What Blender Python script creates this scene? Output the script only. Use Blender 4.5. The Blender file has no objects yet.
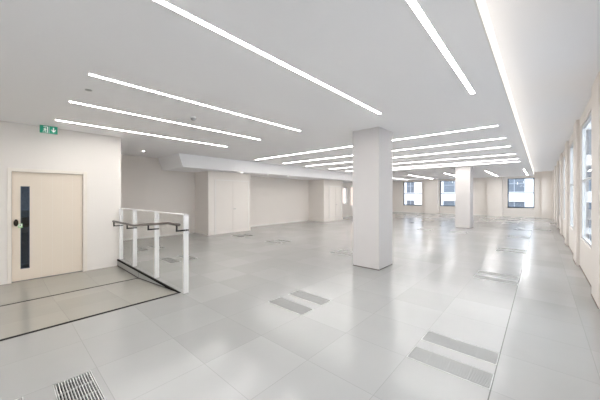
import bpy, bmesh, math, random
from mathutils import Vector
random.seed(4)
C = bpy.context.scene.collection
sc = bpy.context.scene
PI = math.pi

# ------------------------------------------------------------------ materials
def new_mat(name):
    m = bpy.data.materials.new(name); m.use_nodes = True
    nt = m.node_tree
    return m, nt, nt.nodes['Principled BSDF']

def plain(name, col, rough=0.6, metal=0.0, spec=0.5, var=0.0, vscale=6.0, bump=0.0, bscale=60.0):
    m, nt, b = new_mat(name)
    b.inputs['Base Color'].default_value = (*col, 1)
    b.inputs['Roughness'].default_value = rough
    b.inputs['Metallic'].default_value = metal
    b.inputs['Specular IOR Level'].default_value = spec
    g = nt.nodes.new('ShaderNodeNewGeometry')
    if var:
        n = nt.nodes.new('ShaderNodeTexNoise'); n.inputs['Scale'].default_value = vscale; n.inputs['Detail'].default_value = 4
        nt.links.new(g.outputs['Position'], n.inputs['Vector'])
        mr = nt.nodes.new('ShaderNodeMapRange'); mr.inputs['To Min'].default_value = 1-var; mr.inputs['To Max'].default_value = 1+var
        nt.links.new(n.outputs['Fac'], mr.inputs['Value'])
        mx = nt.nodes.new('ShaderNodeVectorMath'); mx.operation = 'SCALE'; mx.inputs[0].default_value = col
        nt.links.new(mr.outputs['Result'], mx.inputs['Scale'])
        nt.links.new(mx.outputs['Vector'], b.inputs['Base Color'])
    if bump:
        n = nt.nodes.new('ShaderNodeTexNoise'); n.inputs['Scale'].default_value = bscale; n.inputs['Detail'].default_value = 3
        nt.links.new(g.outputs['Position'], n.inputs['Vector'])
        bp = nt.nodes.new('ShaderNodeBump'); bp.inputs['Strength'].default_value = bump; bp.inputs['Distance'].default_value = 0.002
        nt.links.new(n.outputs['Fac'], bp.inputs['Height']); nt.links.new(bp.outputs['Normal'], b.inputs['Normal'])
    return m

def emit(name, col, strength):
    m = bpy.data.materials.new(name); m.use_nodes = True
    nt = m.node_tree; nt.nodes.clear()
    e = nt.nodes.new('ShaderNodeEmission'); e.inputs['Color'].default_value = (*col, 1); e.inputs['Strength'].default_value = strength
    o = nt.nodes.new('ShaderNodeOutputMaterial'); nt.links.new(e.outputs[0], o.inputs['Surface'])
    return m

def clear_glass(name, tint=(1, 1, 1), refl=0.08, rough=0.0):
    m = bpy.data.materials.new(name); m.use_nodes = True
    nt = m.node_tree; nt.nodes.clear()
    t = nt.nodes.new('ShaderNodeBsdfTransparent'); t.inputs['Color'].default_value = (*tint, 1)
    g = nt.nodes.new('ShaderNodeBsdfGlossy'); g.inputs['Roughness'].default_value = rough
    f = nt.nodes.new('ShaderNodeLayerWeight')
    pw = nt.nodes.new('ShaderNodeMath'); pw.operation = 'POWER'; pw.inputs[1].default_value = 4.0
    nt.links.new(f.outputs['Facing'], pw.inputs[0])
    ml = nt.nodes.new('ShaderNodeMath'); ml.operation = 'MULTIPLY_ADD'; ml.inputs[1].default_value = refl*7; ml.inputs[2].default_value = refl*0.5
    ml.use_clamp = True
    nt.links.new(pw.outputs[0], ml.inputs[0])
    mx = nt.nodes.new('ShaderNodeMixShader'); o = nt.nodes.new('ShaderNodeOutputMaterial')
    nt.links.new(ml.outputs[0], mx.inputs['Fac']); nt.links.new(t.outputs[0], mx.inputs[1]); nt.links.new(g.outputs[0], mx.inputs[2])
    nt.links.new(mx.outputs[0], o.inputs['Surface'])
    return m

TX, TY, OX, OY = 0.65, 0.655, -0.29, 2.53        # floor panel module and origin
def floor_material(name, base):
    m, nt, b = new_mat(name)
    N = nt.nodes.new; L = nt.links.new
    g = N('ShaderNodeNewGeometry'); sep = N('ShaderNodeSeparateXYZ'); L(g.outputs['Position'], sep.inputs[0])
    def mth(op, a, bb=None, cc=None):
        n = N('ShaderNodeMath'); n.operation = op
        for i, v in enumerate((a, bb, cc)):
            if v is None: continue
            if isinstance(v, (int, float)): n.inputs[i].default_value = v
            else: L(v, n.inputs[i])
        return n.outputs[0]
    u = mth('DIVIDE', mth('SUBTRACT', sep.outputs['X'], OX), TX)
    v = mth('DIVIDE', mth('SUBTRACT', sep.outputs['Y'], OY), TY)
    cu, cv = mth('FLOOR', u), mth('FLOOR', v)
    cmb = N('ShaderNodeCombineXYZ'); L(cu, cmb.inputs[0]); L(cv, cmb.inputs[1])
    wn = N('ShaderNodeTexWhiteNoise'); wn.noise_dimensions = '3D'; L(cmb.outputs[0], wn.inputs['Vector'])
    sw = N('ShaderNodeSeparateColor'); L(wn.outputs['Color'], sw.inputs[0])
    # distance to the seams in metres
    fu, fv = mth('FRACT', u), mth('FRACT', v)
    du = mth('MULTIPLY', mth('MINIMUM', fu, mth('SUBTRACT', 1.0, fu)), TX)
    dv = mth('MULTIPLY', mth('MINIMUM', fv, mth('SUBTRACT', 1.0, fv)), TY)
    # open joints (dark) at every third run, tight joints elsewhere
    hard_u = mth('LESS_THAN', mth('ABSOLUTE', mth('SUBTRACT', sep.outputs['X'], OX)), 0.004)
    su = mth('LESS_THAN', du, 0.0022); sv = mth('LESS_THAN', dv, 0.0022)
    seam = mth('MAXIMUM', su, sv)
    seam_f = mth('MAXIMUM', mth('MULTIPLY', seam, 0.20), mth('MULTIPLY', hard_u, 0.65))
    # soft blotches within the panels
    n1 = N('ShaderNodeTexNoise'); n1.inputs['Scale'].default_value = 2.3; n1.inputs['Detail'].default_value = 5; n1.inputs['Roughness'].default_value = 0.55
    L(g.outputs['Position'], n1.inputs['Vector'])
    val = mth('ADD', 0.93, mth('MULTIPLY', sw.outputs['Red'], 0.10))
    val = mth('ADD', val, mth('MULTIPLY', mth('SUBTRACT', n1.outputs['Fac'], 0.5), 0.09))
    val = mth('MULTIPLY', val, mth('SUBTRACT', 1.0, seam_f))
    sc_ = N('ShaderNodeVectorMath'); sc_.operation = 'SCALE'; sc_.inputs[0].default_value = base
    L(val, sc_.inputs['Scale']); L(sc_.outputs[0], b.inputs['Base Color'])
    r = mth('ADD', 0.185, mth('MULTIPLY', sw.outputs['Green'], 0.045))
    L(r, b.inputs['Roughness'])
    b.inputs['Specular IOR Level'].default_value = 0.75
    # each panel sits at its own tiny tilt
    bp = N('ShaderNodeBump'); bp.inputs['Strength'].default_value = 0.1; bp.inputs['Distance'].default_value = 0.0008
    hh = mth('ADD', mth('MULTIPLY', mth('MULTIPLY', fu, mth('SUBTRACT', sw.outputs['Blue'], 0.5)), 1.5), mth('MULTIPLY', n1.outputs['Fac'], 0.0))
    L(hh, bp.inputs['Height']); L(bp.outputs['Normal'], b.inputs['Normal'])
    return m

FLOOR_COL = (0.355, 0.351, 0.344)
RAMP_COL = (0.34, 0.325, 0.29)
M = {}
M['wall'] = plain('painted_plaster_wall', (0.835, 0.785, 0.735), 0.7, var=0.012, vscale=1.5, bump=0.05)
M['ceiling'] = plain('painted_ceiling', (0.945, 0.935, 0.94), 0.8, var=0.01, vscale=1.0)
M['column'] = plain('painted_column', (0.64, 0.61, 0.595), 0.6, var=0.012, vscale=2.0, bump=0.05)
M['trim'] = plain('white_satin_trim', (0.86, 0.83, 0.79), 0.4)
M['door'] = plain('cream_door_paint', (0.80, 0.70, 0.585), 0.45, var=0.015, vscale=3)
M['frame'] = plain('cream_frame_paint', (0.84, 0.78, 0.70), 0.4)
M['floor'] = floor_material('raised_floor_panels', FLOOR_COL)
M['ramp'] = floor_material('ramp_floor_panels', RAMP_COL)
M['black'] = plain('black_rubber', (0.010, 0.009, 0.008), 0.9, spec=0.15)
M['blackmetal'] = plain('black_bracket_metal', (0.035, 0.03, 0.028), 0.35, 0.6)
M['rail'] = plain('bronze_grey_rail', (0.17, 0.15, 0.14), 0.38, 0.75)
M['post'] = plain('white_powder_coat', (0.82, 0.80, 0.79), 0.35)
M['alu'] = plain('anodised_aluminium', (0.56, 0.56, 0.55), 0.42, 0.5)
M['alu_light'] = plain('grille_edge_aluminium', (0.60, 0.60, 0.60), 0.35, 0.8)
M['void'] = plain('dark_floor_void', (0.012, 0.010, 0.010), 0.9)
M['kerb'] = plain('grey_kerb_panel', (0.36, 0.36, 0.34), 0.45, var=0.04, vscale=5)
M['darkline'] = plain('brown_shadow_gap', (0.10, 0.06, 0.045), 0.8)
M['winframe'] = plain('blue_grey_window_frame', (0.12, 0.15, 0.20), 0.4)
M['winframe_pale'] = plain('pale_window_frame', (0.62, 0.62, 0.62), 0.4)
M['glass'] = clear_glass('clear_pane', (0.97, 0.985, 0.99), 0.08)
M['bal_glass'] = clear_glass('balustrade_glass', (0.985, 0.99, 0.985), 0.02)
M['door_glass'] = clear_glass('door_vision_glass', (0.62, 0.70, 0.78), 0.10)
M['plastic'] = plain('white_plastic', (0.80, 0.79, 0.77), 0.4)
M['grey_plastic'] = plain('grey_plastic', (0.45, 0.45, 0.44), 0.5)
M['green'] = plain('exit_sign_green', (0.005, 0.33, 0.20), 0.4)
M['white_print'] = plain('white_print', (0.88, 0.90, 0.89), 0.4)
M['green_label'] = plain('pale_green_label', (0.42, 0.70, 0.36), 0.5)
M['bronze'] = plain('dark_bronze_lock', (0.045, 0.035, 0.025), 0.35, 0.7)
M['lobby'] = plain('lobby_blue_grey_wall', (0.16, 0.19, 0.24), 0.5)
M['lobby_brown'] = plain('lobby_brown_panel', (0.10, 0.075, 0.05), 0.5)
M['stone'] = plain('white_render_facade', (0.80, 0.82, 0.85), 0.8, var=0.03, vscale=0.8)
M['stone_warm'] = plain('warm_stucco_facade', (0.80, 0.56, 0.44), 0.8, var=0.05, vscale=0.8)
M['faraway_glass'] = plain('blue_grey_facade_glass', (0.12, 0.15, 0.19), 0.3, 0.0, 0.4, var=0.25, vscale=0.9)
M['faraway_frame'] = plain('facade_window_frame', (0.35, 0.39, 0.45), 0.5)
M['stone_grey'] = plain('grey_stone_facade', (0.40, 0.43, 0.46), 0.8, var=0.08, vscale=0.6)
M['street'] = plain('street_asphalt', (0.20, 0.20, 0.21), 0.9, var=0.1, vscale=0.5)
M['lamp'] = emit('linear_diffuser_glow', (1.0, 0.975, 0.945), 21.5)
M['led'] = emit('cove_led_glow', (1.0, 0.93, 0.85), 0.62)
M['spot'] = emit('downlight_glow', (1.0, 0.95, 0.88), 9.0)

# ------------------------------------------------------------------ mesh helpers
def bm_box(bm, a, b):
    x0, y0, z0 = a; x1, y1, z1 = b
    vs = [bm.verts.new(p) for p in ((x0,y0,z0),(x1,y0,z0),(x1,y1,z0),(x0,y1,z0),(x0,y0,z1),(x1,y0,z1),(x1,y1,z1),(x0,y1,z1))]
    for f in ((0,3,2,1),(4,5,6,7),(0,1,5,4),(1,2,6,5),(2,3,7,6),(3,0,4,7)):
        bm.faces.new([vs[i] for i in f])
    return vs

def bm_prism(bm, pts, axis, lo, hi):
    """closed outline pts (2D) extruded along axis between lo and hi"""
    def mk(p, t):
        return {'x': (t, p[0], p[1]), 'y': (p[0], t, p[1]), 'z': (p[0], p[1], t)}[axis]
    A = [bm.verts.new(mk(p, lo)) for p in pts]; B = [bm.verts.new(mk(p, hi)) for p in pts]
    n = len(pts)
    bm.faces.new(A[::-1]); bm.faces.new(B)
    for i in range(n): bm.faces.new((A[i], A[(i+1) % n], B[(i+1) % n], B[i]))

def bm_cyl(bm, p0, p1, r0, r1=None, seg=20):
    r1 = r0 if r1 is None else r1
    p0, p1 = Vector(p0), Vector(p1); d = (p1-p0).normalized()
    a = Vector((0, 0, 1)) if abs(d.z) < 0.9 else Vector((1, 0, 0))
    u = d.cross(a).normalized(); w = d.cross(u)
    R = []
    for p, r in ((p0, r0), (p1, r1)):
        R.append([bm.verts.new(p + u*math.cos(2*PI*i/seg)*r + w*math.sin(2*PI*i/seg)*r) for i in range(seg)])
    for i in range(seg):
        bm.faces.new((R[0][i], R[0][(i+1) % seg], R[1][(i+1) % seg], R[1][i]))
    bm.faces.new(R[0][::-1]); bm.faces.new(R[1])

def bm_tube(bm, pts, r, seg=14):
    pts = [Vector(p) for p in pts]; rings = []
    for i, p in enumerate(pts):
        d = (pts[min(i+1, len(pts)-1)] - pts[max(i-1, 0)]).normalized()
        u = d.cross(Vector((0, 0, 1))).normalized(); w = u.cross(d)
        rings.append([bm.verts.new(p + u*math.cos(2*PI*k/seg)*r + w*math.sin(2*PI*k/seg)*r) for k in range(seg)])
    for a, b in zip(rings, rings[1:]):
        for k in range(seg): bm.faces.new((a[k], a[(k+1) % seg], b[(k+1) % seg], b[k]))
    bm.faces.new(rings[0][::-1]); bm.faces.new(rings[-1])

def link(name, bm, mat, parent=None, smooth=False, bevel=0.0):
    bmesh.ops.recalc_face_normals(bm, faces=bm.faces[:])
    me = bpy.data.meshes.new(name); bm.to_mesh(me); bm.free()
    if smooth:
        for p in me.polygons: p.use_smooth = len(p.vertices) == 4
    me.materials.append(mat)
    o = bpy.data.objects.new(name, me); C.objects.link(o)
    if parent is not None: o.parent = parent
    if bevel:
        md = o.modifiers.new('soft_edge', 'BEVEL'); md.width = bevel; md.segments = 2; md.limit_method = 'ANGLE'
    return o

def boxes(name, lst, mat, parent=None, bevel=0.0):
    bm = bmesh.new()
    for a, b in lst: bm_box(bm, a, b)
    return link(name, bm, mat, parent, bevel=bevel)

def struct(o):
    o['kind'] = 'structure'; return o

def thing(name, label, cat, loc=(0, 0, 0), group=None):
    o = bpy.data.objects.new(name, None); C.objects.link(o); o.empty_display_size = 0.1
    o.location = loc; o['label'] = label; o['category'] = cat
    if group: o['group'] = group
    return o

def tag(o, label, cat, group=None):
    o['label'] = label; o['category'] = cat
    if group: o['group'] = group
    return o

def dup(root, loc, label=None, group=None):
    r = root.copy(); C.objects.link(r); r.location = loc
    if label: r['label'] = label
    if group: r['group'] = group
    for ch in list(root.children):
        c = ch.copy(); C.objects.link(c); c.parent = r
    return r

# ------------------------------------------------------------------ key dimensions
H = 2.90            # main ceiling
HU = 3.15           # raised ceiling strip by the windows
XC = -0.36          # edge of the main ceiling (cove)
XW = 0.62           # wall face between the piers
XR = 0.57           # pier faces on the window side
YB = -8.0           # wall behind the camera
YF = 24.7           # far wall
XD = -7.47          # door wall
XL = -10.5          # left wall beyond the door wall
YD = 1.93           # end of the door wall
KY = 1.86           # edge of the raised floor along the ramp
XT, XM = -4.17, -6.02   # top and bottom of ramp
LOW = -0.15

# ------------------------------------------------------------------ floor grilles positions
GX = TX - 0.01
pairs = [  # x0, y0 of each pair, description
    (OX-4*TX, -0.13, 'corner of the foreground by the ramp trim'),
    (OX-TX, 2.53, 'right foreground'),
    (OX-4*TX, 2.53, 'centre foreground'),
    (OX-10*TX, 2.53, 'behind the balustrade'),
    (OX-13*TX, 2.53, 'behind the balustrade'),
    (OX-TX, 5.80, ''), (OX-6*TX, 5.80, ''), (OX-10*TX, 5.80, ''), (OX-13*TX, 5.80, ''),
    (OX-TX, 9.07, ''), (OX-TX, 12.34, ''), (OX-4*TX, 12.34, ''), (OX-6*TX, 12.34, ''), (OX, 15.62, ''),
]
G_LEN = 0.245
holes = []
for x, y, _ in pairs:
    holes.append((x+0.004, y+0.004, x+TX-0.004, y+G_LEN))
    holes.append((x+0.004, y+TY-G_LEN, x+TX-0.004, y+TY-0.004))
# ramp + landing is cut out of the main floor
ramp_hole = (XD-0.05, YB-0.5, XT, KY)

xs = sorted({XL-0.3, XD-0.05, XT, XW+0.08} | {h[0] for h in holes} | {h[2] for h in holes})
ys = sorted({YB-0.5, KY, YF+0.4} | {h[1] for h in holes} | {h[3] for h in holes})
bm = bmesh.new()
vc = {}
def fv(x, y):
    k = (round(x, 4), round(y, 4))
    if k not in vc: vc[k] = bm.verts.new((x, y, 0.0))
    return vc[k]
for i in range(len(xs)-1):
    for j in range(len(ys)-1):
        cx, cy = (xs[i]+xs[i+1])/2, (ys[j]+ys[j+1])/2
        if cx < XT and cy < KY: continue
        if any(h[0] < cx < h[2] and h[1] < cy < h[3] for h in holes): continue
        bm.faces.new((fv(xs[i], ys[j]), fv(xs[i+1], ys[j]), fv(xs[i+1], ys[j+1]), fv(xs[i], ys[j+1])))
# panel thickness down the sides of every opening
ext = bmesh.ops.extrude_face_region(bm, geom=bm.faces[:])
for v in [g for g in ext['geom'] if isinstance(g, bmesh.types.BMVert)]: v.co.z -= 0.035
struct(link('floor', bm, M['floor']))
# ramp and lower landing: one sloped, one flat slab
bm = bmesh.new()
bm_prism(bm, [(XT, 0.0), (XT, -0.25), (XD-0.05, -0.25), (XD-0.05, LOW), (XM, LOW)], 'y', YB-0.5, KY-0.004)
struct(link('floor_ramp', bm, M['ramp']))
struct(boxes('trim_1', [((XT-0.026, YB+0.01, -0.006), (XT+0.014, KY, 0.004))], M['black']))
struct(boxes('trim_2', [((XM-0.016, YB+0.01, LOW-0.003), (XM+0.012, KY-0.006, LOW+0.004))], M['black']))
# kerb face between the raised floor and the ramp, with its black nosing
bm = bmesh.new()
bm_prism(bm, [(XT, 0.0), (XM, LOW+0.001), (XD+0.003, LOW+0.001), (XD+0.003, 0.0)], 'y', KY-0.004, KY+0.006)
k = struct(link('trim_3', bm, M['kerb']))
boxes('panel_joint', [((XM-0.0025, KY-0.006, LOW), (XM+0.0025, KY-0.003, -0.01))], M['black'], k)
bm = bmesh.new()
bm_prism(bm, [(XT, 0.001), (XM, LOW+0.003), (XD+0.01, LOW+0.003), (XD+0.01, LOW+0.012), (XM, LOW+0.012), (XT-0.06, 0.004)], 'y', KY-0.010, KY-0.003)
link('base_seal', bm, M['black'], k)
struct(boxes('trim_4', [((XD+0.004, KY-0.012, -0.026), (XT+0.014, KY+0.014, 0.005))], M['black']))

# ------------------------------------------------------------------ walls
def wall(name, lst, mat=None): return struct(boxes(name, lst, mat or M['wall']))
# door wall, with a doorway opening
DY0, DY1, DZ0, DZ1 = 0.15, 1.21, LOW, 1.965
FY0, FY1, FZ = 0.09, 1.285, 2.03
wall('wall_door_side', [((XD-0.15, YB, LOW-0.1), (XD, FY0, H)), ((XD-0.15, FY1, LOW-0.1), (XD, YD, H)), ((XD-0.15, FY0, FZ), (XD, FY1, H))])
wall('wall_return', [((XL-0.15, YD-0.12, -0.1), (XD-0.15, YD, H))])
# left wall, with two far window openings
W1 = (16.15, 16.85, 0.93, 2.10); W2 = (17.35, 18.9, 0.75, 2.2)
wall('wall_left', [((XL-0.15, YD, -0.1), (XL, W1[0], H)),
                   ((XL-0.15, W1[0], -0.1), (XL, W1[1], W1[2])), ((XL-0.15, W1[0], W1[3]), (XL, W1[1], H)),
                   ((XL-0.15, W1[1], -0.1), (XL, W2[0], H)),
                   ((XL-0.15, W2[0], -0.1), (XL, W2[1], W2[2])), ((XL-0.15, W2[0], W2[3]), (XL, W2[1], H)),
                   ((XL-0.15, W2[1], -0.1), (XL, YF, H))])
wall('wall_back', [((XD-0.15, YB-0.15, -0.4), (XW+0.08, YB, HU))])
# far wall
FW = [(-9.42, -7.78), (-6.33, -4.75), (-1.82, -0.34)]
WZ0, WZ1 = 0.66, 2.765
lst = []; x = XL-0.15
for a, b in FW:
    lst.append(((x, YF, -0.1), (a, YF+0.2, HU))); lst.append(((a, YF, -0.1), (b, YF+0.2, WZ0))); lst.append(((a, YF, WZ1), (b, YF+0.2, HU))); x = b
lst.append(((x, YF, -0.1), (XW+0.08, YF+0.2, HU)))
wall('wall_far', lst)
n = 5
for a, b in ((-7.42, -6.40), (-3.0, -2.10), (0.04, 0.60)):
    struct(boxes('wall_pilaster_%d' % (n-4), [((a, YF-0.38, 0), (b, YF, H if b < XC else HU))], M['wall'])); n += 1
# window side wall: recessed bays between piers
pitch, pier_w = 3.05, 0.70
piers = [(5.30 + pitch*i, 6.00 + pitch*i) for i in range(-5, 7)]
RZ0, RZ1 = 0.61, 2.95
wins = []
lst = []
y = YB
for a, b in piers:
    a2 = max(a, YB)
    wa, wb = b+0.2, b+pitch-pier_w-0.2     # window opening in the bay after this pier
    if b > YB: lst.append(((XW, a2-0.01, -0.1), (XW+0.08, b+0.01, HU)))
    if b+pitch-pier_w > YF+0.1: wb = None
    if wb:
        s0, s1 = b, b+pitch-pier_w
        lst += [((XW, s0, -0.1), (XW+0.08, wa, HU)), ((XW, wb, -0.1), (XW+0.08, s1, HU)),
                ((XW, wa, -0.1), (XW+0.08, wb, RZ0)), ((XW, wa, RZ1), (XW+0.08, wb, HU))]
        wins.append((wa, wb))
lst.append(((XW, piers[-1][1], -0.1), (XW+0.08, YF, HU)))
lst.append(((XW, YB, -0.1), (XW+0.08, piers[0][0], HU)))
wall('wall_right', lst)
for i, (a, b) in enumerate(piers):
    if b < YB or a > YF-0.7: continue
    struct(boxes('wall_pier_%d' % (i+1), [((XR, max(a, YB), 0), (XW, min(b, YF), HU))], M['wall']))
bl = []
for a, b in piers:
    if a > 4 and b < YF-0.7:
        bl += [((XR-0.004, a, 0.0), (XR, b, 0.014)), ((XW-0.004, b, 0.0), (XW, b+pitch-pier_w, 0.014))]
struct(boxes('painted_shadow_line_right', bl, M['darkline']))  # thin brown strip painting in the dark shadow line at the wall foot

# ------------------------------------------------------------------ ceilings
wall('ceiling', [((XL-0.15, YB-0.15, H), (XC, YF+0.2, HU+0.1))], M['ceiling'])
wall('ceiling_window_side', [((XC, YB-0.15, HU), (XW+0.08, YF+0.2, HU+0.1))], M['ceiling'])
# bulkhead above the left alcove
bm = bmesh.new()
vs = bm_box(bm, (XL, 3.88, 2.46), (-8.80, 17.0, H))
vs[0].co.y += 0.16; vs[1].co.y += 0.16
struct(link('ceiling_bulkhead', bm, M['ceiling']))
# cove LED profile along the ceiling edge
t = thing('cove_light', 'long continuous warm LED strip glowing along the raised ceiling edge by the windows', 'cove light', (XC, 10.7, 2.90))
boxes('profile', [((0.0, -18.5, 0.0), (0.012, 13.7, 0.004))], M['trim'], t)
boxes('led_strip', [((0.001, -18.5, 0.0045), (0.010, 13.7, 0.240))], M['led'], t)

# ------------------------------------------------------------------ columns
def column(x0, y0, x1, y1, label):
    t = thing('column', label, 'column', ((x0+x1)/2, (y0+y1)/2, 0))
    w, d = (x1-x0)/2, (y1-y0)/2
    boxes('shaft', [((-w, -d, 0.012), (w, d, H))], M['column'], t, bevel=0.004)
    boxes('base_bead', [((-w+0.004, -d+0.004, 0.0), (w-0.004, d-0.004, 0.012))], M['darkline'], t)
    return t
column(-3.04, 5.10, -2.43, 5.76, 'large square white column nearest the camera, floor to ceiling in the middle')
column(-3.04, 14.45, -2.43, 15.2, 'smaller looking square white column farther back, before the far windows')

# ------------------------------------------------------------------ closet blocks and doors
XB = -9.44
BZ = 2.46
def flush_doors(name, y0, y1, z1, Y0, Y1, handles, X):
    d = struct(boxes(name, [((X, y0, 0.008), (X+0.006, (y0+y1)/2-0.003, z1)), ((X, (y0+y1)/2+0.003, 0.008), (X+0.006, y1, z1))], M['wall']))
    boxes('door_frame', [((X, y0-0.05, 0), (X+0.014, y0-0.006, z1+0.05)), ((X, y1+0.006, 0), (X+0.014, y1+0.05, z1+0.05)), ((X, y0-0.006, z1+0.006), (X+0.014, y1+0.006, z1+0.05))], M['trim'], d)
    for hy in handles:
        bm = bmesh.new(); bm_cyl(bm, (X+0.006, hy, 0.97), (X+0.045, hy, 0.97), 0.012); bm_box(bm, (X+0.035, hy-0.01, 0.96), (X+0.047, hy+0.09 if hy > (y0+y1)/2 else hy-0.09, 0.98))
        link('door_handle', bm, M['grey_plastic'], d)
    return d
wall('wall_closet', [((XL, 5.30, 0), (XB, 7.30, BZ))], M['wall'])
flush_doors('door_2', 5.62, 7.16, 2.10, 5.3, 7.3, [6.43], XB)
wall('wall_closet_far', [((XL, 12.5, 0), (-9.35, 14.5, BZ))], M['wall'])
flush_doors('door_3', 13.05, 14.3, 2.05, 12.5, 14.5, [13.72], -9.35)
struct(boxes('baseboard_left', [((XL, 7.31, 0), (XL+0.012, 12.49, 0.06)), ((XL, YD+0.01, 0), (XL+0.012, 5.29, 0.06)), ((XL, 14.51, 0), (XL+0.012, YF-0.01, 0.06))], M['trim']))
struct(boxes('baseboard_far', [((XL+0.02, YF-0.012, 0), (-7.43, YF, 0.07)), ((-6.39, YF-0.012, 0), (-3.01, YF, 0.07)), ((-2.09, YF-0.012, 0), (0.03, YF, 0.07))], M['trim']))

# main door
VY0, VY1, VZ0, VZ1 = 0.265, 0.392, 0.085, 1.69
lf = [((XD-0.075, DY0, LOW+0.012), (XD-0.03, VY0, DZ1)), ((XD-0.075, VY1, LOW+0.012), (XD-0.03, DY1, DZ1)),
      ((XD-0.075, VY0, LOW+0.012), (XD-0.03, VY1, VZ0)), ((XD-0.075, VY0, VZ1), (XD-0.03, VY1, DZ1))]
d1 = struct(boxes('door_1', lf, M['door']))
boxes('door_frame', [((XD-0.15, FY0, LOW), (XD+0.018, DY0-0.004, FZ)), ((XD-0.15, DY1+0.004, LOW), (XD+0.018, FY1, FZ)),
                     ((XD-0.15, DY0-0.004, DZ1+0.004), (XD+0.018, DY1+0.004, FZ))], M['frame'], d1, bevel=0.003)
boxes('vision_panel', [((XD-0.056, VY0, VZ0), (XD-0.048, VY1, VZ1))], M['door_glass'], d1)
b_ = 0.008
boxes('glazing_bead', [((XD-0.046, VY0, VZ0), (XD-0.026, VY0+b_, VZ1)), ((XD-0.046, VY1-b_, VZ0), (XD-0.026, VY1, VZ1)),
                       ((XD-0.046, VY0, VZ0), (XD-0.026, VY1, VZ0+b_)), ((XD-0.046, VY0, VZ1-b_), (XD-0.026, VY1, VZ1))], M['winframe'], d1)
boxes('plank_groove', [((XD-0.0305, yy, LOW+0.02), (XD-0.0295, yy+0.003, DZ1-0.01)) for yy in (0.56, 0.72, 0.88, 1.04)], M['frame'], d1)
bm = bmesh.new()   # oval escutcheon with a turn knob
N_ = 24
bm_prism(bm, [(0.205+0.032*math.cos(2*PI*i/N_), 0.985+0.068*math.sin(2*PI*i/N_)) for i in range(N_)], 'x', XD-0.03, XD-0.012)
lk = link('lock', bm, M['bronze'], d1)
bm = bmesh.new(); bm_cyl(bm, (XD-0.012, 0.205, 0.965), (XD+0.028, 0.205, 0.965), 0.016, 0.021); link('thumb_turn', bm, M['bronze'], lk, smooth=True)
lb = boxes('door_label', [((XD-0.03, 0.232, 0.885), (XD-0.022, 0.292, 0.965))], M['green_label'], d1)
boxes('label_print', [((XD-0.022, 0.240, 0.915), (XD-0.020, 0.284, 0.957))], M['white_print'], lb)
bm = bmesh.new(); bm_cyl(bm, (XD-0.020, 0.262, 0.936), (XD-0.018, 0.262, 0.936), 0.010); link('label_dot', bm, M['bronze'], lb)
# lobby seen through the door's vision panel
wall('wall_lobby', [((XD-2.0, FY0-0.9, LOW-0.1), (XD-1.9, FY1+0.4, 2.6)), ((XD-1.9, FY0-1.0, LOW-0.1), (XD-0.15, FY0-0.9, 2.6)),
                    ((XD-1.9, FY1+0.4, LOW-0.1), (XD-0.15, FY1+0.5, 2.6)), ((XD-1.9, FY0-0.9, 2.5), (XD-0.15, FY1+0.4, 2.6)), ((XD-1.9, FY0-0.9, LOW-0.1), (XD-0.15, FY1+0.4, LOW))], M['lobby'])
struct(boxes('trim_lobby', [((XD-1.9, FY0-0.9, 0.75), (XD-1.86, FY1+0.4, 1.15))], M['lobby_brown']))

# ------------------------------------------------------------------ windows
def window_y(name, x0, x1, z0, z1, Y, tz, mat, mull=()):
    """window in a wall facing -Y"""
    f = 0.05
    b = [((x0, Y, z0), (x0+f*1.4, Y+0.06, z1)), ((x1-f, Y, z0), (x1, Y+0.06, z1)), ((x0, Y, z1-f), (x1, Y+0.06, z1)), ((x0, Y, z0), (x1, Y+0.06, z0+f*1.3))]
    w = struct(boxes(name, b, mat))
    boxes('transom', [((x0+f*1.4, Y+0.01, tz-0.03), (x1-f, Y+0.05, tz+0.03))], mat, w)
    boxes('pane', [((x0+f*1.4, Y+0.026, z0+f*1.3), (x1-f, Y+0.032, tz-0.03))], M['glass'], w)
    boxes('pane', [((x0+f*1.4, Y+0.026, tz+0.03), (x1-f, Y+0.032, z1-f))], M['glass'], w)
    boxes('window_sill', [((x0, Y-0.09, z0-0.025), (x1, Y, z0))], M['trim'], w)
    return w
for i, (a, b) in enumerate(FW):
    window_y('window_%d' % (i+1), a, b, WZ0, WZ1, YF+0.09, 1.72, M['winframe'])
def window_x(name, y0, y1, z0, z1, X, tz, mat, s=1):
    f = 0.045
    d = 0.05*s
    X0, X1 = min(X, X+d), max(X, X+d)
    b = [((X0, y0, z0), (X1, y0+f, z1)), ((X0, y1-f, z0), (X1, y1, z1)), ((X0, y0+f, z1-f), (X1, y1-f, z1)), ((X0, y0+f, z0), (X1, y1-f, z0+f))]
    w = struct(boxes(name, b, mat))
    xm = (X0+X1)/2
    boxes('transom', [((X0+0.008, y0+f, tz-0.02), (X1-0.008, y1-f, tz+0.02))], mat, w)
    boxes('pane', [((xm-0.003, y0+f, z0+f), (xm+0.003, y1-f, tz-0.02))], M['glass'], w)
    boxes('pane', [((xm-0.003, y0+f, tz+0.02), (xm+0.003, y1-f, z1-f))], M['glass'], w)
    return w
for i, (a, b) in enumerate(wins):
    window_x('window_%d' % (i+4), a, b, RZ0, RZ1, XW+0.02, 1.82, M['winframe_pale'])
window_x('window_20', *W1, XL-0.06, 1.5, M['winframe_pale'], -1)
window_x('window_21', *W2, XL-0.06, 1.5, M['winframe_pale'], -1)

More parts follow.
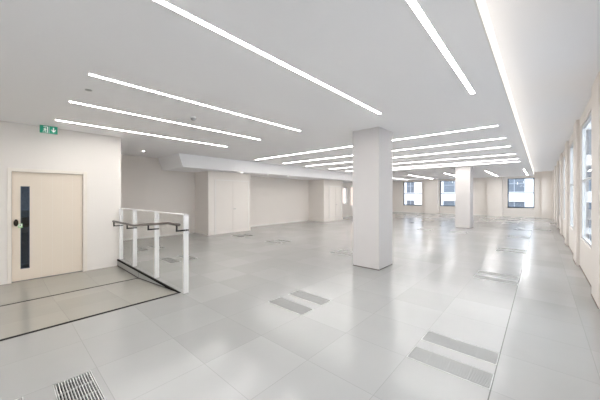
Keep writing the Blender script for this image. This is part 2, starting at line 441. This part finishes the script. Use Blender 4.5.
# ------------------------------------------------------------------ ceiling lights
LW = 0.048
def linear(length, along, label, group, loc):
    t = thing('linear_ceiling_light', label, 'ceiling light', loc, group)
    l, w = length/2, LW/2
    def o(a, b, z0, z1): return ((-b, -a, z0), (b, a, z1)) if along == 'y' else ((-a, -b, z0), (a, b, z1))
    e = 0.006
    if along == 'y':
        fr = [((-w-e, -l-e, -0.006), (-w, l+e, 0)), ((w, -l-e, -0.006), (w+e, l+e, 0)), ((-w, -l-e, -0.006), (w, -l, 0)), ((-w, l, -0.006), (w, l+e, 0))]
    else:
        fr = [((-l-e, -w-e, -0.006), (l+e, -w, 0)), ((-l-e, w, -0.006), (l+e, w+e, 0)), ((-l-e, -w, -0.006), (-l, w, 0)), ((l, -w, -0.006), (l+e, w, 0))]
    boxes('trim_frame', fr, M['trim'], t)
    boxes('diffuser', [o(l, w, -0.005, -0.001)], M['lamp'], t)
    return t
g1 = 'linear lights running front to back in the near ceiling'
near = [(-0.69, 'bright linear ceiling light running front to back nearest the windows, right of the column'),
        (-2.03, 'longest looking linear ceiling light crossing the top of the photo, pointing at the near column'),
        (-3.85, 'linear ceiling light running past the smoke detector on its window side'),
        (-5.18, 'linear ceiling light between the smoke detector and the light nearest the exit sign'),
        (-6.63, 'linear ceiling light nearest the green exit sign and the door wall')]
first = None
for x, lab in near:
    if first is None: first = linear(3.62, 'y', lab, g1, (x, 2.49, H-0.0005))
    else: dup(first, (x, 2.49, H-0.0005), lab, g1)
for x, lab in zip((-0.69, -2.03, -3.85, -5.18), ('nearest the windows', 'second from the windows', 'third from the windows', 'fourth from the windows')):  # unseen lights added behind the camera to lift the dark near ceiling
    dup(first, (x, -2.6, H-0.0005), 'added linear ceiling light out of view behind the camera to brighten the near ceiling, '+lab, 'added unseen fill lights behind the camera')
g2 = 'linear lights running side to side in the deep ceiling'
deep = [(6.58, 'first of the crosswise linear ceiling lights, passing behind the top of the near column'),
        (8.10, 'second crosswise linear ceiling light back from the near column'),
        (9.55, 'third crosswise linear ceiling light back from the near column'),
        (11.40, 'fourth crosswise linear ceiling light back from the near column'),
        (12.98, 'fifth crosswise linear ceiling light back, second from the farther column'),
        (14.55, 'sixth and farthest crosswise linear ceiling light, above the farther column')]
fx = None
for y, lab in deep:
    if fx is None: fx = linear(7.55, 'x', lab, g2, (-4.41, y, H-0.0005))
    elif y > 14: fx2 = linear(7.55, 'x', lab, g2, (-4.41, 14.0, H-0.0005))
    else: dup(fx, (-4.41, y, H-0.0005), lab, g2)
g3 = 'short looking linear lights pointing at the far windows'
far = [(-0.67, 'small looking linear ceiling light beside the cove edge, above the rightmost far window'),
       (-2.30, 'small looking linear ceiling light left of the rightmost far window'),
       (-4.40, 'small looking linear ceiling light left of the farther column top'),
       (-6.55, 'small looking linear ceiling light pointing between the two left far windows'),
       (-8.55, 'small looking linear ceiling light above the leftmost far window')]
for x, lab in far:
    if x == -0.67: farl = linear(5.5, 'y', lab, g3, (x, 20.85, H-0.0005))
    else: dup(farl, (x, 20.85, H-0.0005), lab, g3)

# round downlights
def downlight(loc, label, group=None):
    t = thing('downlight', label, 'downlight', loc, group)
    bm = bmesh.new(); bm_cyl(bm, (0, 0, -0.006), (0, 0, 0), 0.052, 0.056, 24); link('bezel', bm, M['plastic'], t)
    bm = bmesh.new(); bm_cyl(bm, (0, 0, -0.0085), (0, 0, -0.0065), 0.036, 0.036, 24); link('lens', bm, M['spot'], t)
    return t
dl = downlight((-9.21, 2.98, H-0.0005), 'small round recessed downlight in the alcove ceiling before the bulkhead')
for y, lab in ((6.6, 'small round downlight under the bulkhead above the closet double doors'),
               (8.0, 'small round downlight under the bulkhead, just beyond the closet doors'),
               (9.3, 'small round downlight under the bulkhead, farthest from the closet doors')):
    dup(dl, (-9.10, y, BZ-0.0005), lab, 'downlights under the bulkhead')

# smoke detectors
def detector(loc, label):
    t = thing('smoke_detector', label, 'smoke detector', loc)
    bm = bmesh.new(); bm_cyl(bm, (0, 0, -0.014), (0, 0, 0), 0.058, 0.062, 24); link('base', bm, M['plastic'], t)
    bm = bmesh.new(); bm_cyl(bm, (0, 0, -0.045), (0, 0, -0.0145), 0.034, 0.046, 24); link('head', bm, M['grey_plastic'], t)
    return t
detector((-4.62, 2.30, H-0.0005), 'round smoke detector under the near ceiling, between two linear lights')
detector((-6.3, 13.9, H-0.0005), 'tiny looking smoke detector far back in the ceiling right of the near column')
t = thing('sprinkler_cover', 'small flat round sprinkler cover plate on the ceiling above the exit sign side', 'sprinkler', (-4.45, 0.78, H))
bm = bmesh.new(); bm_cyl(bm, (0, 0, -0.006), (0, 0, 0), 0.036, 0.04, 24); link('cover_plate', bm, M['grey_plastic'], t)

# ------------------------------------------------------------------ exit sign
EX, EY0, EY1, EZ0, EZ1 = -7.12, 0.505, 0.76, 2.715, 2.86
t = thing('exit_sign', 'green and white emergency exit sign with running figure and down arrow, hung by the door', 'exit sign', (EX, (EY0+EY1)/2, EZ0))
hw = (EY1-EY0)/2; hh = EZ1-EZ0
boxes('sign_panel', [((-0.010, -hw, 0), (0.010, hw, hh))], M['green'], t, bevel=0.002)
for yy in (-hw*0.6, hw*0.6):
    bm = bmesh.new(); bm_cyl(bm, (0, yy, hh), (0, yy, H-EZ0), 0.004); link('hanger', bm, M['plastic'], t)
# pictograms: doorway, running figure, arrow (raised 1 mm)
def sgn(pts):
    return [( -hw + u*2*hw, v*hh) for u, v in pts]
bm = bmesh.new()
X0, X1 = 0.0102, 0.0118
def pr(pts): bm_prism(bm, sgn(pts), 'x', X0, X1)
pr([(0.20, .88), (0.20, .80), (0.40, .80), (0.40, .12), (0.46, .12), (0.46, .88)])      # doorway lintel + jamb
pr([(0.14, .12), (0.14, .06), (0.48, .06), (0.48, .12)])                                  # sill
link('doorway_symbol', bm, M['white_print'], t)
bm = bmesh.new()
pr([(0.285, .72), (0.31, .76), (0.335, .72), (0.31, .66)])                                 # head
pr([(0.22, .58), (0.27, .64), (0.33, .60), (0.35, .50), (0.39, .48), (0.39, .44), (0.33, .45), (0.315, .36), (0.35, .28), (0.34, .16), (0.305, .16), (0.31, .26), (0.27, .34), (0.235, .24), (0.18, .24), (0.18, .29), (0.215, .30), (0.25, .42), (0.265, .52), (0.235, .52), (0.21, .45), (0.19, .47)])
link('running_figure', bm, M['white_print'], t)
bm = bmesh.new()
pr([(0.735, .84), (0.735, .42), (0.66, .56), (0.62, .50), (0.765, .16), (0.91, .50), (0.87, .56), (0.795, .42), (0.795, .84)])
link('down_arrow', bm, M['white_print'], t)
bm = bmesh.new(); pr([(0.520, 0.98), (0.520, 0.02), (0.534, 0.02), (0.534, 0.98)]); link('divider', bm, M['white_print'], t)

# ------------------------------------------------------------------ balustrade with handrail
PX = [-7.40, -6.43, -5.235, -4.08]
t = thing('balustrade', 'white framed glass balustrade with dark handrail beside the entrance ramp', 'balustrade', (-5.75, 1.91, 0))
ox, oy = 5.75, -1.91
def R(p): return (p[0]+ox, p[1]+oy, p[2])
for x in PX:
    boxes('post', [(R((x-0.014, 1.876, 0.0055)), R((x+0.014, 1.952, 1.205)))], M['post'], t, bevel=0.002)
boxes('top_rail', [(R((PX[0]-0.014, 1.895, 1.206)), R((PX[-1]+0.014, 1.933, 1.222)))], M['post'], t)
for a, b in zip(PX, PX[1:]):
    boxes('glass_panel', [(R((a+0.022, 1.909, 0.03)), R((b-0.022, 1.919, 1.19)))], M['bal_glass'], t)
def rz(x):
    if x < -6.0: return 0.915
    if x > -4.38: return 1.075
    return 0.915 + (x+6.0)/(1.62)*0.16
HY = 1.765
pts = [(-7.44, HY, 0.912)] + [(x, HY, rz(x)) for x in (-6.5, -6.15, -6.0, -5.85, -5.2, -4.6, -4.45, -4.38, -4.3, -3.98)]
bm = bmesh.new(); bm_tube(bm, [R(p) for p in pts], 0.022)
hr = link('handrail', bm, M['rail'], t, smooth=True)
for x, z in zip(PX, (0.805, 0.825, 0.90, 0.975)):
    bm = bmesh.new()
    bm_box(bm, R((x+0.0145, HY-0.012, z-0.012)), R((x+0.0225, 1.950, z+0.012)))
    bm_box(bm, R((x+0.0145, HY-0.012, z+0.012)), R((x+0.0225, HY+0.012, rz(x)-0.018)))
    bk = link('bracket', bm, M['blackmetal'], t)
    for yy in (1.895, 1.930):
        bm = bmesh.new(); bm_cyl(bm, R((x+0.0225, yy, z)), R((x+0.027, yy, z)), 0.006, seg=10); link('bolt', bm, M['grey_plastic'], bk)

# ------------------------------------------------------------------ floor grilles
def make_grille(loc, label):
    t = thing('floor_grille', label, 'floor grille', loc, 'linear ventilation grilles set in the floor')
    W, D = TX-0.008, G_LEN-0.004
    w, d = W/2, D/2
    e = 0.006
    boxes('frame', [((-w, -d, -0.03), (w, -d+e, 0.0)), ((-w, d-e, -0.03), (w, d, 0.0)), ((-w, -d+e, -0.03), (-w+e, d-e, 0.0)), ((w-e, -d+e, -0.03), (w, d-e, 0.0))], M['alu'], t)
    n = 13; st = (D-2*e)/n
    boxes('slats', [((-w+e, -d+e+st*(i+0.30), -0.024), (w-e, -d+e+st*(i+0.70), -0.001)) for i in range(n)], M['alu'], t)
    for xx in (-w*0.5, 0.0, w*0.5):
        boxes('cross_bar', [((xx-0.0025, -d+e, -0.018), (xx+0.0025, d-e, -0.005))], M['alu'], t)
    boxes('tray', [((-w+0.0005, -d+0.0005, -0.10), (w-0.0005, d-0.0005, -0.06))] , M['void'], t)
    return t
gl = [
 ('slotted floor grille at the very bottom left edge, beside the larger visible one', 'slotted floor grille at bottom left with dark open slots, nearest the camera'),
 ('right foreground floor grille, nearer of its pair', 'right foreground floor grille, farther of its pair'),
 ('middle foreground floor grille, nearer of the pair left of the column', 'middle foreground floor grille, farther of the pair left of the column'),
 ('floor grille seen through the balustrade glass beside its end post, nearer one', 'floor grille seen just behind the balustrade end post, farther one'),
 ('floor grille seen through the balustrade glass between the middle posts, nearer one', 'floor grille seen through the balustrade glass beside the third post, farther one'),
 ('floor grille halfway to the far wall on the window side, nearer of its pair', 'floor grille halfway to the far wall on the window side, farther of its pair'),
 ('floor grille left of the near column foot, nearer of its pair', 'floor grille left of the near column foot, farther of its pair'),
 ('floor grille out in front of the plain left wall, nearer of its pair', 'floor grille out in front of the plain left wall, farther of its pair'),
 ('floor grille in front of the closet doors, nearer of its pair', 'floor grille in front of the closet doors, farther of its pair'),
 ('third floor grille pair along the window side, nearer one', 'third floor grille pair along the window side, farther one'),
 ('fourth floor grille pair along the window side, nearer one', 'fourth floor grille pair along the window side, farther one'),
 ('floor grille in front of the farther column foot, nearer one', 'floor grille in front of the farther column foot, farther one'),
 ('floor grille left of the farther column foot, nearer one', 'floor grille left of the farther column foot, farther one'),
 ('floor grille near the far right pier bases, nearer one', 'floor grille near the far right pier bases, farther one'),
]
gfirst = None
for (x, y, _), (la, lb_) in zip(pairs, gl):
    for yy, lab in ((y+0.002+G_LEN/2, la), (y+TY-G_LEN/2-0.002, lb_)):
        loc = (x+TX/2, yy, -0.0008)
        if gfirst is None: gfirst = make_grille(loc, lab)
        else: dup(gfirst, loc, lab)
bmv = struct(boxes('floor_void', [((XT, YB-0.5, -0.30), (XW+0.08, KY, -0.28)), ((XL-0.3, KY+0.02, -0.30), (XW+0.08, YF+0.4, -0.28))], M['void']))

# ------------------------------------------------------------------ outside
struct(boxes('ground', [((-60, -20, -9.2), (60, 80, -9.0))], M['street']))
def facade(name, label, axis, pos, depth, span, wx, wz, mat, z=(-9, 16)):
    """building whose face stands at pos on the given axis; windows at wx along it, wz rows"""
    t = thing(name, label, 'building', (0, 0, -9))
    s = 1 if depth > 0 else -1
    def B(u0, u1, z0, z1, a, b):
        a, b = sorted((pos+a, pos+b))
        return ((u0, a, z0+9), (u1, b, z1+9)) if axis == 'y' else ((a, u0, z0+9), (b, u1, z1+9))
    # facade wall pieces around the openings, with a solid core behind
    boxes('wall', [B(span[0], span[1], z[0], z[1], 0.25*s, depth)] +
          [B(span[0], span[1], zz0, zz1, 0, 0.25*s) for zz0, zz1 in zip([z[0]]+[r[1] for r in wz], [r[0] for r in wz]+[z[1]])] +
          [B(u0, u1, r[0], r[1], 0, 0.25*s) for r in wz for u0, u1 in zip([span[0]]+[w[1] for w in wx], [w[0] for w in wx]+[span[1]])], mat, t)
    for w in wx:
        for r in wz:
            f = 0.07
            fr = boxes('window', [B(w[0], w[0]+f, r[0], r[1], 0.12*s, 0.18*s), B(w[1]-f, w[1], r[0], r[1], 0.12*s, 0.18*s),
                             B((w[0]+w[1])/2-f/2, (w[0]+w[1])/2+f/2, r[0], r[1], 0.12*s, 0.18*s),
                             B(w[0], w[1], r[0]+(r[1]-r[0])*0.36, r[0]+(r[1]-r[0])*0.36+f, 0.12*s, 0.18*s)], M['faraway_frame'], t)
            boxes('pane', [B(w[0]+0.01, w[1]-0.01, r[0]+0.01, r[1]-0.01, 0.19*s, 0.24*s)], M['faraway_glass'], fr)
    return t
rows = [(-5.0, -2.4), (-1.75, 0.86), (1.97, 4.6), (5.7, 8.3), (9.4, 12.0)]
facade('building', 'white rendered building with blue grey windows across the street behind the far windows', 'y', 40.0, 8.0, (-21, 9),
       [(-19.8, -18), (-14.8, -13.65), (-9.85, -7.2), (-4.9, -4.0), (-3.3, -1.36), (1.4, 4.1), (5.2, 8.2)], rows, M['stone'])
facade('building', 'grey building seen obliquely through the tall windows of the right wall', 'x', 16.0, 8.0, (-8, 62),
       [(y0, y0+2.0) for y0 in range(-6, 60, 4)], rows, M['stone_grey'])
facade('building', 'warm pinkish building glimpsed through the far left side windows', 'x', -22.0, -8.0, (0, 48),
       [(y0, y0+1.2) for y0 in (3, 8, 13, 18, 23)], rows, M['stone_warm'])

# ------------------------------------------------------------------ daylight
w = bpy.data.worlds.new('overcast'); sc.world = w; w.use_nodes = True
nt = w.node_tree
bg = nt.nodes['Background']
bg.inputs['Color'].default_value = (0.85, 0.92, 1.0, 1); bg.inputs['Strength'].default_value = 2.5

# ------------------------------------------------------------------ camera
cam = bpy.data.cameras.new('camera'); co = bpy.data.objects.new('camera', cam); C.objects.link(co)
cam.sensor_width = 36; cam.lens = 268.9/600*36
cam.shift_y = -4/600
cam.clip_start = 0.05; cam.clip_end = 300
co.location = (0, 0, 1.5)
co.rotation_euler = (PI/2, 0, math.atan(241/268.9))
sc.camera = co
vs_ = sc.view_settings
vs_.view_transform = 'Standard'; vs_.look = 'None'; vs_.gamma = 1; vs_.use_curve_mapping = False
vs_.exposure = 1.27
